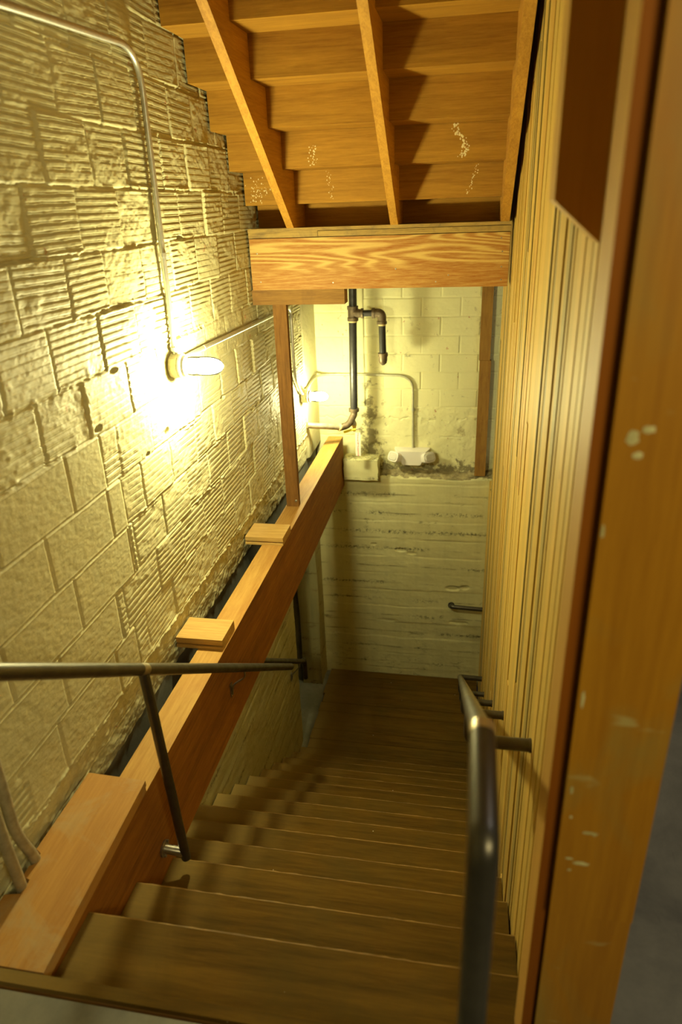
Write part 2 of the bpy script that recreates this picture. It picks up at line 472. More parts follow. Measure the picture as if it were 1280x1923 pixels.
# ------------------------------------------------------------------ numpy height-field walls
def vnoise(shape, cell, seed, octaves=3, rough=0.5):
    out = np.zeros(shape); amp = 1.0; tot = 0
    rg = np.random.default_rng(seed)
    for o in range(octaves):
        cy, cx = max(cell[0] / 2 ** o, 1.0), max(cell[1] / 2 ** o, 1.0)
        ny, nx = int(shape[0] / cy) + 3, int(shape[1] / cx) + 3
        G = rg.random((ny, nx)); y = np.arange(shape[0]) / cy; x = np.arange(shape[1]) / cx
        iy = y.astype(int); ix = x.astype(int); fy = y - iy; fx = x - ix
        fy = (fy * fy * (3 - 2 * fy))[:, None]; fx = (fx * fx * (3 - 2 * fx))[None, :]
        a = G[np.ix_(iy, ix)]; b = G[np.ix_(iy, ix + 1)]; c = G[np.ix_(iy + 1, ix)]; d = G[np.ix_(iy + 1, ix + 1)]
        out += amp * ((a * (1 - fx) + b * fx) * (1 - fy) + (c * (1 - fx) + d * fx) * fy); tot += amp; amp *= rough
    return out / tot


def sstep(a, b, x):
    t = np.clip((x - a) / (b - a), 0, 1); return t * t * (3 - 2 * t)


def field(name, U, V, H, to3d, m, flip=False):
    """grid surface U (columns) x V (rows) with heights H[row, col]"""
    nv, nu = H.shape
    uu, vv = np.meshgrid(U, V); P = to3d(uu, vv, H)
    co = np.stack(P, -1).reshape(-1, 3).astype(np.float32)
    i = (np.arange(nv - 1)[:, None] * nu + np.arange(nu - 1)[None, :]).reshape(-1)
    q = np.stack([i, i + 1, i + nu + 1, i + nu], 1)
    if flip: q = q[:, ::-1]
    me = bpy.data.meshes.new(name); me.vertices.add(len(co)); me.vertices.foreach_set('co', co.reshape(-1))
    me.loops.add(q.size); me.loops.foreach_set('vertex_index', q.reshape(-1).astype(np.int32))
    me.polygons.add(len(q)); me.polygons.foreach_set('loop_start', (np.arange(len(q)) * 4).astype(np.int32))
    me.polygons.foreach_set('loop_total', np.full(len(q), 4, dtype=np.int32))
    me.polygons.foreach_set('use_smooth', np.ones(len(q), dtype=bool))
    me.update(); me.validate()
    me.materials.append(m)
    o = bpy.data.objects.new(name, me); COL.objects.link(o); o['kind'] = 'structure'
    return o


def wall_left():
    du, dv = 0.0062, 0.0029
    U = np.arange(-0.35, 4.935, du); V = np.arange(-0.20, 3.2, dv)
    nu, nv = len(U), len(V); uu, vv = np.meshgrid(U, V)
    # wavy bed joints
    wob = (vnoise((nv, nu), (60, 45), 1, 3) - 0.5) * 0.014
    wob2 = (vnoise((nv, nu), (35, 60), 2, 3) - 0.5) * 0.012
    z0, ph = 0.02, 0.2032
    zz = vv + wob; row = np.floor((zz - z0) / ph).astype(int); fz = (zz - z0) - row * ph
    H = np.zeros_like(uu)
    n1 = vnoise((nv, nu), (16, 9), 3, 4, 0.6); n2 = vnoise((nv, nu), (4, 3), 4, 2, 0.6); n3 = vnoise((nv, nu), (90, 70), 5, 3)
    rough_zone = vnoise((nv, nu), (34, 26), 6, 3); n4 = vnoise((nv, nu), (7, 4), 16, 3, 0.7)
    rg = np.random.default_rng(5)
    smooth_lim = {4: 1.20, 3: 1.30, 2: 1.30, 1: 1.12, 0: 1.21}
    for r in range(-1, 16):
        sel = row == r
        if not sel.any(): continue
        L = 0.2975; off = 0.1275 if r % 2 == 0 else 0.2775
        k0 = int(np.floor((-0.4 - off) / L)); edges = [off + L * k + rg.normal(0, 0.012) for k in range(k0, k0 + 21)]
        if r == -1:
            continue
        for a, b in zip(edges[:-1], edges[1:]):
            ue = uu + wob2
            s = sel & (ue >= a) & (ue < b)
            if not s.any(): continue
            du_ = np.minimum(ue[s] - a, b - ue[s]); dz_ = np.minimum(fz[s], ph - fz[s])
            depth = rg.normal(0, 0.0025); tilt = rg.normal(0, 0.012); tz = rg.normal(0, 0.012)
            fzr = (vv[s] - z0) - r * ph; cz = fz[s] - ph / 2; cu = ue[s] - (a + b) / 2
            nr = 7 + (rg.random() > 0.5); pit = (ph - 0.012) / nr
            fr = ((fzr - 0.006 + rg.normal(0, 0.003) + cu * rg.normal(0, 0.015) + (n3[s] - 0.5) * 0.004) / pit) % 1.0
            groove = 1 - sstep(0.05, 0.13, np.abs(fr - 0.5)) + 0.5 * (1 - sstep(0.03, 0.10, np.abs(fr - 0.78)))      # narrow dovetail score
            wear = sstep(0.44, 0.62, rough_zone[s] + rg.normal(0, 0.07))
            rib = -0.0062 * rg.choice([0.35, 0.8, 1.0, 1.15]) * groove * (1 - 0.85 * wear) + (n2[s] - 0.5) * 0.0012
            lumps = (n1[s] - 0.5) * (0.0025 + 0.008 * wear) + (n4[s] - 0.5) * 0.0022
            gw = 0.0030 + 0.005 * n1[s]; hd = 0.003 + 0.030 * max(0, rg.normal(0.10, 0.55))
            bedd = 0.003 + 0.018 * np.clip(n3[s] * 2 - 0.9, 0, 1)
            j = -(1 - sstep(gw * 0.7, gw * 1.5, du_)) * hd - (1 - sstep(gw * 0.4, gw * 1.5, dz_)) * bedd
            # mortar squeezed out here and there
            sq = (1 - sstep(0.002, 0.018, dz_)) * 0.010 * sstep(0.52, 0.7, n1[s]) * sstep(0.45, 0.6, n3[s])
            H[s] = depth + tilt * cu + tz * cz + rib * (j > -0.002) + lumps + j + sq
        lim = smooth_lim.get(r)
        if lim is not None:
            s = sel & (uu < lim) & ~((r == 0) & (uu < 0.42))
            Lc = 0.4064; offc = {3: 0.77, 2: 0.87, 1: 0.70, 0: 0.62, 4: 0.96}[r]
            e = ((uu[s] - offc) / Lc) % 1.0; du_ = np.minimum(e, 1 - e) * Lc
            dz_ = np.minimum(fz[s], ph - fz[s]); dlim = lim - uu[s]
            jj = -(1 - sstep(0.002, 0.009, du_)) * 0.005 - (1 - sstep(0.002, 0.007, dz_)) * 0.003 + (1 - sstep(0.0, 0.003, np.abs(dz_ - 0.008))) * 0.002
            H[s] = 0.004 + (n2[s] - 0.5) * 0.0022 + (n1[s] - 0.5) * 0.001 + jj - (1 - sstep(0.004, 0.014, dlim)) * 0.012
    # a few knocked-out holes
    for (y, z, a, b) in ((2.18, 1.655, .035, .010), (1.20, 1.06, .03, .012), (1.77, 0.87, .02, .02), (1.75, 1.93, .006, .03), (1.55, .84, .02, .01), (2.52, .83, .03, .012), (1.93, 1.49, .006, .03), (2.75, .33, .01, .03), (1.38, 1.23, .03, .01), (3.0, .62, .025, .01), (1.86, .36, .03, .012), (3.3, .25, .02, .02)):
        d = ((uu - y) / a) ** 2 + ((vv - z) / b) ** 2
        H -= 0.035 * (1 - sstep(0.5, 1.1, d))
    # rough mortar along the foot and the concrete band under it
    foot = 0.010 + (vnoise((nv, nu), (20, 14), 8, 5, 0.7) - 0.5) * 0.045
    foot = foot[nv // 2][None, :] * np.ones((nv, 1))
    below = vv < foot
    lump = 0.003 + (n4 - 0.45) * 0.030 + (n1 - 0.5) * 0.012
    band = -0.004 + (vv + 0.0) * 0.03 + (n1 - 0.5) * 0.012 + (n3 - 0.5) * 0.012 + (n4 - 0.5) * 0.006 - 0.006 * np.exp(-((vv + 0.09 + (n3 - .5) * .03) / 0.003) ** 2)
    H = np.where(below, band + 0.6 * lump * np.exp(-((vv - foot) / 0.018) ** 2), H + np.clip(lump, 0, 1) * 0.8 * np.exp(-((vv - foot) / 0.014) ** 2))
    # plain pilaster strip before the corner
    ps = (uu > 4.42)
    H = np.where(ps, 0.006 + (n1 - 0.5) * 0.004 + (n2 - 0.5) * 0.001, H)
    H = np.where(ps & (uu < 4.44), -0.006, H)
    field('wall_left', U, V, H, lambda u, v, h: (-1.225 + h, u, v), M['masonry'], flip=False)


def wall_back():
    d = 0.0052
    U = np.arange(-1.26, 0.75, d); V = np.arange(-0.50, 3.2, d)
    nu, nv = len(U), len(V); uu, vv = np.meshgrid(U, V)
    n1 = vnoise((nv, nu), (14, 14), 21, 4, 0.6); n2 = vnoise((nv, nu), (3, 3), 22, 2); n3 = vnoise((nv, nu), (50, 50), 23, 3)
    wob = (n3 - 0.5) * 0.008
    ph = 0.1535; zz = vv + wob - 0.13; row = np.floor(zz / ph).astype(int); fz = zz - row * ph
    L = 0.32; off = np.where(row % 2 == 0, -0.47, -0.31); e = ((uu + wob - off) / L); k = np.floor(e); e = e - k
    du_ = np.minimum(e, 1 - e) * L; dz_ = np.minimum(fz, ph - fz)
    h = np.sin(row * 127.1 + k * 311.7) * 43758.5; h = h - np.floor(h)
    ribs = (0.5 + 0.5 * np.cos(fz / 0.0145 * 2 * np.pi)) * 0.0011 * (0.25 + 0.75 * (h > 0.35))
    ribs *= (uu > -0.80)
    jd = 0.004 + 0.003 * (n3 > 0.5)
    H = (h - 0.5) * 0.004 - ribs - (1 - sstep(0.0025, 0.007, np.minimum(du_ + (h < 0.15) * .02, dz_))) * jd + (n1 - 0.5) * 0.004
    # poured concrete below the tile and left of the pipe
    lo = vv < 0.13 + (n3 - 0.5) * 0.012
    crack = np.zeros_like(uu)
    rgx = np.random.default_rng(9)
    for zc, a in ((0.02, 1.0), (-0.14, 0.6), (0.13, 0.6)):
        lx = zc + (vnoise((1, nu), (1, 22), int(100 + zc * 100), 4, 0.65)[0] - 0.5) * (0.09 if zc > 0 and zc < 0.1 else 0.02)
        gate = vnoise((1, nu), (1, 14), int(130 + zc * 100), 2)[0]
        crack += a * 0.010 * np.exp(-((vv - lx[None, :]) / 0.004) ** 2) * (gate > 0.42)[None, :]
    H = np.where(lo, (n1 - 0.5) * 0.012 + (n2 - .5) * .002 - crack, H)
    left = (uu < -0.80) & ~lo
    e2 = ((vv - 0.13) / 0.2032) % 1.0; d2 = np.minimum(e2, 1 - e2) * 0.2032
    e3 = ((uu + 0.98 + 0.2 * (np.floor((vv - 0.13) / 0.2032) % 2)) / 0.4) % 1.0; d3 = np.minimum(e3, 1 - e3) * 0.4
    H = np.where(left, 0.010 + (n1 - 0.5) * 0.007 - (1 - sstep(0.001, 0.006, np.minimum(d2, d3))) * 0.003, H)
    # broken patch near the foot behind the pipe
    for (x, z, a, b, dp) in ((-0.70, -0.23, .07, .03, .02), (-0.64, -0.38, .03, .06, .02), (-0.70, 0.12, .02, .012, .03)):
        dd = ((uu - x) / a) ** 2 + ((vv - z) / b) ** 2 + (n1 - 0.5) * 2
        H -= dp * (1 - sstep(0.4, 1.1, dd)) * (0.4 + n2)
    field('wall_back', U, V, H, lambda u, v, h: (u, 4.905 - h, v), M['masonry_back'])


def wall_found_back():
    d = 0.0085
    U = np.arange(-1.30, 0.45, d); V = np.arange(-2.75, -0.485, d)
    nu, nv = len(U), len(V); uu, vv = np.meshgrid(U, V)
    n1 = vnoise((nv, nu), (10, 26), 31, 4, 0.6); n2 = vnoise((nv, nu), (3, 4), 32, 2); n3 = vnoise((nv, nu), (60, 50), 33, 3)
    edge = np.zeros_like(uu); zz = vv + (n3 - 0.5) * 0.03
    f = (zz / 0.185) % 1.0; r = np.floor(zz / 0.185); hh = np.sin(r * 91.7) * 9999.1; hh = hh - np.floor(hh)
    dd = np.minimum(f, 1 - f) * 0.185
    H = (hh - 0.5) * 0.005 + (n1 - 0.5) * 0.007 + (n2 - 0.5) * 0.0015 - (1 - sstep(0.001, 0.008, dd)) * 0.004 * sstep(0.42, 0.6, n3)
    for (x, z, a, b, dp) in ((-0.47, -1.23, .05, .018, .02), (-0.36, -1.26, .05, .012, .012), (-0.73, -1.18, .03, .01, .012), (0.02, -1.62, .07, .03, .014), (0.14, -1.60, .04, .02, .014), (-0.6, -2.02, .12, .012, .010), (0.1, -2.0, .1, .012, .01)):
        q = ((uu - x) / a) ** 2 + ((vv - z) / b) ** 2 + (n1 - 0.5) * 1.4
        H -= dp * (1 - sstep(0.5, 1.1, q))
    # broken top edge
    H -= 0.09 * sstep(-0.50, -0.485, vv + (n1 - 0.5) * 0.05)
    field('wall_lower_back', U, V, H, lambda u, v, h: (u, 4.795 - h, v), M['foundation'])
    # sloping rough ledge on top
    U = np.arange(-1.30, 0.45, 0.008); V = np.arange(0, 1.0001, 0.05)
    nu, nv = len(U), len(V); n = vnoise((nv, nu), (4, 6), 41, 4, 0.65); uu, vv = np.meshgrid(U, V)
    H = (n - 0.5) * 0.035 * (0.6 + vv)
    field('trim_3', U, V, H, lambda u, v, h: (u, 4.80 + 0.11 * v, -0.505 + 0.045 * v + h), M['ledge'])


wall_left(); wall_back(); wall_found_back()

# lower left concrete wall (beside the flight), alcove at the landing
STEP_T, STEP_R = 0.2589, 0.19
XB, XW, ZT, ZBOT = -0.988, -1.2589, -0.117, -0.5826
ZL = -14 * STEP_R
RX = 0.300


def wall_lower_left():
    d = 0.011
    U = np.arange(-0.4, 3.74, d); V = np.arange(-2.75, -0.17, d)
    nu, nv = len(U), len(V); uu, vv = np.meshgrid(U, V)
    n1 = vnoise((nv, nu), (8, 22), 51, 4, 0.6); n3 = vnoise((nv, nu), (50, 60), 53, 3)
    f = ((vv + (n3 - .5) * .02) / 0.14) % 1.0; dd = np.minimum(f, 1 - f) * 0.14
    H = (n1 - 0.5) * 0.008 - (1 - sstep(0.001, 0.008, dd)) * 0.003 * (n3 > 0.5)
    field('wall_lower_left', U, V, H, lambda u, v, h: (XW + h, u, v), M['foundation_left'])
    bm = NB(); box(bm, -1.75, XW - 0.012, -0.4, 3.735, -2.75, -0.19)
    struct('wall_lower_left_core', bm, M['foundation_left'])


wall_lower_left()
# grey band of the footing above the painted wall (seen through the gap beside the beam)
bm = NB(); box(bm, -1.30, -1.243, -0.4, 4.78, -0.60, -0.205); struct('trim_2', bm, M['grey'])
bm = NB(); box(bm, -3.0, -1.262, 3.735, 5.0, -0.62, -0.50); box(bm, -3.0, -1.75, -0.4, 3.735, -2.75, -2.7)
struct('ceiling_lower', bm, M['grey'])
bm = NB(); box(bm, -3.0, -1.38, 4.60, 4.96, -2.75, -0.5); box(bm, -3.1, -3.0, 3.6, 4.96, -2.75, -0.5)
box(bm, -3.0, -1.75, 3.6, 3.70, -2.75, -0.5)
struct('wall_alcove', bm, M['grey'])
bm = NB(); box(bm, -1.44, -1.245, 4.56, 4.86, -2.75, -0.55)
bmesh.ops.subdivide_edges(bm, edges=bm.edges, cuts=9, use_grid_fill=True)
for v in bm.verts: v.co += Vector((random.uniform(-.006, .006), random.uniform(-.006, .006), 0))
struct('trim_4', bm, M['foundation_left'], smooth=True)
bm = NB(); box(bm, -3.0, -1.20, 3.60, 4.9, ZL - 0.12, ZL - 0.03); struct('floor_lower', bm, M['grey'])

# rooms' shell
bm = NB()
box(bm, -1.3, 0.44, -3.2, -0.042, -0.30, -0.067); box(bm, 0.44, 3.4, -3.2, 5.0, -0.30, -0.067)
struct('floor', bm, M['floor'])
bm = NB(); box(bm, -1.6, 3.4, -3.2, 5.1, 3.2, 3.3); struct('ceiling', bm, M['plaster'])
bm = NB(); box(bm, -1.6, 3.4, -3.3, -3.2, -0.3, 3.2); struct('wall_behind', bm, M['plaster'])
bm = NB(); box(bm, 3.4, 3.5, -3.2, 5.1, -0.3, 3.2); struct('wall_far_right', bm, M['plaster'])
bm = NB(); box(bm, 0.44, 3.4, 5.0, 5.1, -0.3, 3.2); struct('wall_room_back', bm, M['plaster'])
bm = NB(); box(bm, -1.33, -1.228, -3.2, -0.33, -0.3, 3.2); struct('wall_near_left', bm, M['masonry'])
bm = NB(); box(bm, -1.7, -1.29, -0.33, 5.0, -0.19, 3.2); box(bm, -1.3, 0.8, 4.95, 5.05, -2.75, 3.2); struct('wall_outer', bm, M['plaster'])

# ------------------------------------------------------------------ right wall of vertical planks
def wall_right():
    bm = NB(); lay = bm.faces.layers.float.new('tint')
    rg = random.Random(3)

    def strip(y0, y1, z0, z1, x, t):
        n = len(bm.faces); box(bm, x, RX + 0.05, y0, y1, z0, z1); bm.faces.ensure_lookup_table()
        for f in bm.faces[n:]: f[lay] = t
    y = 0.385; first = True
    strip(0.262, 0.372, -0.85, 3.2, RX - 0.002, 0.62)
    while y < 4.78:
        w = rg.choice((0.0385, 0.0385, 0.0385, 0.06, 0.085, 0.11, 0.024))
        zb = -3.0 if y > 0.9 else -0.62 - 0.73 * (y - 0.25)
        top = 3.2 if y < 4.03 else -0.5
        cuts = [zb]
        if rg.random() < 0.55: cuts.append(rg.uniform(-1.6, 2.4))
        if rg.random() < 0.25: cuts.append(rg.uniform(-1.6, 2.4))
        cuts = sorted(c for c in cuts if zb <= c < top - 0.05) + [top]
        for a, b in zip(cuts[:-1], cuts[1:]):
            x = RX + rg.gauss(0, 0.0018) + (0.012 if y > 4.03 else 0)
            t = min(1, max(0, rg.gauss(0.6, 0.20)))
            if rg.random() < 0.08: t = 0.08
            strip(y + 0.0008, y + w - 0.0008, a, b - 0.0015, x, t)
        y += w
    o = struct('wall_right', bm, M['plank'])
    bm = NB(); box(bm, RX + 0.04, 0.43, 0.10, 4.03, -3.0, 3.2); box(bm, RX + 0.04, 0.43, 4.03, 4.95, -3.0, -0.5)
    struct('wall_right_core', bm, M['jamb'])


wall_right()
# end of that wall, facing the camera
def shade_front(o):
    o.data.materials.append(M['shaded_front'])     # unlit face towards the hall: its shade is painted as a darker wood colour
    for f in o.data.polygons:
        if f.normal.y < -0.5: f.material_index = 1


bm = NB(); box(bm, 0.252, 0.273, -0.008, 0.088, -0.067, 3.2); shade_front(struct('trim_5', bm, M['post_trim'], bevel=0.003))
bm = NB(); box(bm, 0.2745, 0.292, 0.004, 0.10, -0.067, 3.2); struct('trim_6', bm, M['shaded_front'], bevel=0.001)
bm = NB(); box(bm, 0.278, 0.432, -0.022, 0.10, 0.475, 3.2); e_ = struct('trim_7', bm, M['scuffed'], bevel=0.004)
bm = NB(); box(bm, 0.279, 0.4315, -0.017, 0.10, -0.067, 0.473); struct('trim_8', bm, M['scuffed'], bevel=0.004)


def smear(bm, x, z, a, b, rot=0.0):
    n = 18; c = bm.verts.new((x, -0.0232, z)); R_ = []
    for i in range(n):
        t = 2 * math.pi * i / n; k = random.uniform(0.75, 1.1)
        px, pz = a * k * math.cos(t), b * k * math.sin(t)
        R_.append(bm.verts.new((x + px * math.cos(rot) - pz * math.sin(rot), -0.0224, z + px * math.sin(rot) + pz * math.cos(rot))))
    for i in range(n): bm.faces.new((c, R_[i], R_[(i + 1) % n]))


bm = NB()
for q in ((0.305, 1.455, .010, .012), (0.315, 1.43, .008, .006), (0.325, 1.468, .010, .006), (0.282, 1.31, .003, .012), (0.330, 0.70, .016, .0035), (0.338, 0.697, .004, .004), (0.322, 0.62, .017, .005), (0.300, 0.63, .008, .003), (0.293, 0.735, .003, .004), (0.288, 0.80, .003, .01), (0.286, 1.0, .003, .02), (0.303, 0.60, .004, .003)): smear(bm, *q)
link('scuff_mark', bm, M['smear'], e_, label='pale paint smears')

# post hung high on the plank wall with a mitred foot
bm = NB(); prism(bm, [(0.206, 1.760), (0.284, 1.692), (0.284, 3.19), (0.206, 3.19)], 'y', 0.300, 0.392)
hp_ = solo('hanging_post', bm, M['post_trim'], 'short wooden post fixed high on the plank wall, its foot cut off at a slant', 'post', (0.245, 0.345, 1.69), bevel=0.003)
shade_front(hp_); hp_.data.materials[1] = M['fin_front']  # front of the hung post gets its own painted shade tone

# ------------------------------------------------------------------ lower flight
ST = thing('staircase', 'worn brown wooden stairs leading down to the lower landing', 'stairs', (-0.35, 0.0, -0.067))
DZ = {1: 0.0257, 2: 0.0134, 3: 0.0112}
for i in range(1, 14):
    z = -i * STEP_R + DZ.get(i, 0); y1 = i * STEP_T; y0 = y1 - STEP_T - 0.012
    xl = XB + 0.002 if i <= 3 else XW + 0.008
    if i == 1: y0 = 0.013
    bm = NB(); box(bm, xl, RX - 0.004, y0, y1 - 0.007, z - 0.038, z)
    tr = link('tread', bm, M['tread'], ST, base=(-0.35, (y0 + y1) / 2, z), bevel=0.002)
    bm = NB(); box(bm, xl, RX - 0.004, y1 - 0.0068, y1, z - 0.038, z - 0.0008)
    bmesh.ops.subdivide_edges(bm, edges=[e for e in bm.edges if abs(e.verts[0].co.x - e.verts[1].co.x) > 0.5], cuts=46)
    for v in bm.verts:
        if v.co.y > y1 - 0.001 and v.co.z > z - 0.01: v.co.y -= random.uniform(0, 0.0035); v.co.z -= random.uniform(0, 0.0022)
    link('nosing', bm, M['nosing'], tr)
for i in range(1, 15):
    zt = 0 if i == 1 else -(i - 1) * STEP_R + DZ.get(i - 1, 0) - 0.038
    zb = (-i * STEP_R + DZ.get(i, 0)) if i < 14 else ZL
    y = (i - 1) * STEP_T - 0.022
    if i == 1: y = 0.0125; zt = -0.10; y0 = y
    xl = XB + 0.002 if i <= 3 else XW + 0.008
    bm = NB(); box(bm, xl, RX - 0.004, y - 0.02 if i > 1 else 0.006, y if i > 1 else 0.0125, zb, zt)
    link('riser', bm, M['tread'], ST)
for x in (XB + 0.03, -0.35, RX - 0.045):
    bm = NB(); prism(bm, [(0.01, -0.27), (0.01, -0.60), (11.0 * STEP_T, -2.66), (12.6 * STEP_T, -2.66)], 'x', x, x + 0.04)
    link('stringer', bm, M['old'], ST)

bm = NB()
LP = thing('landing_platform', 'dark planked wooden landing at the bottom of the lower stairs', 'landing', (-0.45, 4.2, ZL))
y = 14 * STEP_T - STEP_T * 1.0 + STEP_T * 0.0
y = 13 * STEP_T + 0.004; y_end = 4.79; ws = [0.262, 0.12, 0.13, 0.13, 0.12, 0.13, 0.13, 0.15, 0.15]
k = 0
while y < y_end - 0.01:
    w = ws[k % len(ws)]; y2 = min(y + w, y_end)
    bm = NB(); box(bm, (XW + 0.008 if y < 3.6 else -1.195 + random.uniform(-.01, .01)), RX - 0.004, y + 0.002, y2 - 0.002, ZL - 0.04, ZL + random.uniform(-.003, .001))
    link('floor_board', bm, M['tread'], LP, base=(-0.45, y, ZL), bevel=0.003)
    y = y2; k += 1

# edge strip of the upper floor at the head of the flight
bm = NB(); box(bm, -1.29, RX - 0.004, -0.024, 0.008, -0.11, -0.067); struct('trim_1', bm, M['tread'], bevel=0.004)
bm = NB(); box(bm, -1.29, RX - 0.004, -0.042, -0.024, -0.30, -0.085); struct('trim_9', bm, M['old_x'])

# ------------------------------------------------------------------ long beam and what lies on it
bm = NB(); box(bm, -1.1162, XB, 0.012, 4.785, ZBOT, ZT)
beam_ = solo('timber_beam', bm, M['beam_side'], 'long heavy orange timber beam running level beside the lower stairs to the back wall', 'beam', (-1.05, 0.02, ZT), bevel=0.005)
beam_.data.materials.append(M['fir_beam'])      # bare worn top; varnished sides, darkened further to paint in their shade
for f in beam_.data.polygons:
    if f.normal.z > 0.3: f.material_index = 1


def tg(y0, y1, z0, z1, d=0.014):
    m = z0 + (z1 - z0) * 0.36
    return [(y0 - 0.003, z0), (y1, z0), (y1, z1), (y0, z1), (y0, m + 0.005), (y0 + d, m + 0.0045), (y0 + d, m - 0.0035), (y0 - 0.003, m - 0.004)]


bm = NB(); prism(bm, tg(1.538, 1.712, ZT + .0005, -0.064), 'x', -1.222, -0.994)
solo('wood_block', bm, M['block'], 'square piece of wood lying across the beam, the nearer and larger of two', 'board', (-1.1, 1.62, ZT), 'pieces of board lying across the beam', bevel=0.0015)
bm = NB(); prism(bm, tg(2.622, 2.818, ZT + .0005, -0.066), 'x', -1.220, -0.982)
solo('wood_block', bm, M['block'], 'piece of wood lying across the beam close to the foot of the upright post', 'board', (-1.1, 2.72, ZT), 'pieces of board lying across the beam', bevel=0.0015)
# large plank, notched for the conduits
bm = NB()
zt, zb_ = -0.066, ZT + 0.0005; zm = (zt + zb_) / 2
pl = [(-1.212, 0.012), (-0.966, 0.012), (-0.984, 0.683), (-1.205, 0.690), (-1.208, 0.365), (-1.185, 0.352), (-1.185, 0.312), (-1.195, 0.305), (-1.195, 0.268), (-1.165, 0.262), (-1.165, 0.215), (-1.212, 0.205)]
prism(bm, pl, 'z', zm + 0.002, zt)
pl2 = [(x + (0.010 if x < -1.1 else -0.008) * 1, y) for x, y in pl]
prism(bm, [(x - (0.016 if x > -1.1 else 0), y) for x, y in pl], 'z', zm - 0.003, zm + 0.002)
prism(bm, [(x - (0.004 if x > -1.1 else 0), y) for x, y in pl], 'z', zb_, zm - 0.003)
solo('floor_plank', bm, M['board'], 'wide worn plank on the near end of the beam, with a conduit notch', 'plank', (-1.08, 0.35, ZT), bevel=0.002, bseg=1)

bm = NB(); box(bm, -1.108, -1.022, 3.215, 3.262, ZT, 1.226)
bmesh.ops.translate(bm, vec=(0, 0, 0), verts=bm.verts)
UP = thing('wooden_post', 'narrow dark brown upright post standing on the long beam', 'post', (-1.06, 3.24, ZT))
link('post_body', bm, M['old'], UP, bevel=0.003)
bm = NB(); lathe(bm, (-1.04, 3.2155, -0.075), (0, -1, 0), [(0, 0.009), (0.003, 0.009), (0.006, 0.004)], 12); link('bolt', bm, M['steel'], UP, smooth=True)
bm = NB(); box(bm, -1.222, -0.655, 3.19, 3.30, 1.2265, 1.3135)
solo('support_block', bm, M['old_x'], 'short rough horizontal timber between the post top and the cross beam', 'block', (-0.94, 3.24, 1.2265), bevel=0.003)

# ------------------------------------------------------------------ cross beam with cap
HB = thing('header_beam', 'thick cross beam with bold pale grain under the foot of the overhead stairs', 'beam', (-0.46, 3.24, 1.3137))
bm = NB(); box(bm, -1.213, RX - 0.018, 3.185, 3.30, 1.314, 1.600); link('beam_face', bm, M['fir_header'], HB, bevel=0.003)
bm = NB(); box(bm, -1.213, -0.80, 3.180, 3.30, 1.604, 1.640); box(bm, -0.798, RX - 0.016, 3.181, 3.30, 1.604, 1.634); link('cap_strip', bm, M['cap'], HB, bevel=0.003)
bm = NB(); box(bm, -1.213, RX - 0.016, 3.172, 4.88, 1.637, 1.655); link('decking', bm, M['cap'], HB, label='grey worn floor boards', bevel=0.002)
bm = NB()
for x, zz in ((0.245, 1.35), (0.243, 1.42), (0.244, 1.50), (0.235, 1.57), (-0.12, 1.345), (-0.72, 1.35), (-1.16, 1.36), (-1.17, 1.52), (-0.35, 1.42), (-0.05, 1.38)):
    lathe(bm, (x, 3.1855, zz), (0, -1, 0), [(0, 0.0045), (0.0012, 0.0045), (0.0018, 0.002)], 8)
link('nail_head', bm, M['steel'], HB)

# ------------------------------------------------------------------ overhead flight
UF = thing('staircase', 'overhead flight of orange wooden stairs seen from below', 'stairs', (-0.46, 3.18, 1.655))
R2, T2, NU = 0.170, 0.24, 8
xa, xb_ = -1.214, 0.280


def sp_dots(bm, pts, y):
    for (x, z, r) in pts:
        n = 6; c = bm.verts.new((x, y - 0.0018, z)); Rr = [bm.verts.new((x + r * random.uniform(.6, 1.2) * math.cos(6.283 * i / n), y - 0.0004, z + r * random.uniform(.6, 1.3) * math.sin(6.283 * i / n))) for i in range(n)]
        for i in range(n): bm.faces.new((c, Rr[i], Rr[(i + 1) % n]))


for k in range(-1, NU):
    z0 = 1.779 + R2 * k; y = 3.18 - T2 * k    # underside of tread k starts at riser y (far) and runs towards the camera
    # riser standing at y above tread k: back face at y
    lo = z0 if k >= 0 else 1.656
    bm = NB(); box(bm, xa, xb_, y, y + 0.02, lo, z0 + R2 - 0.0005)
    rs = link('riser', bm, M['fir_over'], UF, base=(-0.46 + .13 * k, y, lo))
    bm = NB(); box(bm, xa, xb_, y - T2 + 0.021, y + 0.045, z0 + R2, z0 + R2 + 0.03)
    link('tread', bm, M['fir_over'], UF, base=(-0.3 - .17 * k, y, z0))
    pts = []
    rr = random.Random(k + 5)
    if k == 0:
        pts = [(0.085 - 0.25 * (1.95 - z) + rr.gauss(0, .007), z, rr.uniform(.0015, .0045)) for z in np.linspace(1.80, 1.945, 26)]
        pts += [(-0.735 + 0.15 * (2.0 - z) + rr.gauss(0, .007), z, rr.uniform(.0015, .004)) for z in np.linspace(1.80, 1.945, 24)]
        pts += [(-1.13 + rr.gauss(0, .035), 1.86 + rr.gauss(0, .04), rr.uniform(.0015, .0045)) for _ in range(70)]
    if k == 1:
        pts = [(0.00 + 0.025 * math.sin((z - 1.96) * 32) + rr.gauss(0, .010), z, rr.uniform(.002, .007)) for z in np.linspace(1.965, 2.115, 60)]
        pts += [(-0.76 + rr.gauss(0, .012), z, rr.uniform(.0015, .0045)) for z in np.linspace(1.96, 2.05, 30)]
    pts = [p for p in pts if lo + .004 < p[1] < z0 + R2 - .006]
    if pts:
        bm = NB(); sp_dots(bm, pts, y); sp = link('paint_spatter', bm, M['spatter'], rs, label='pale dried paint drips'); sp['kind'] = 'stuff'
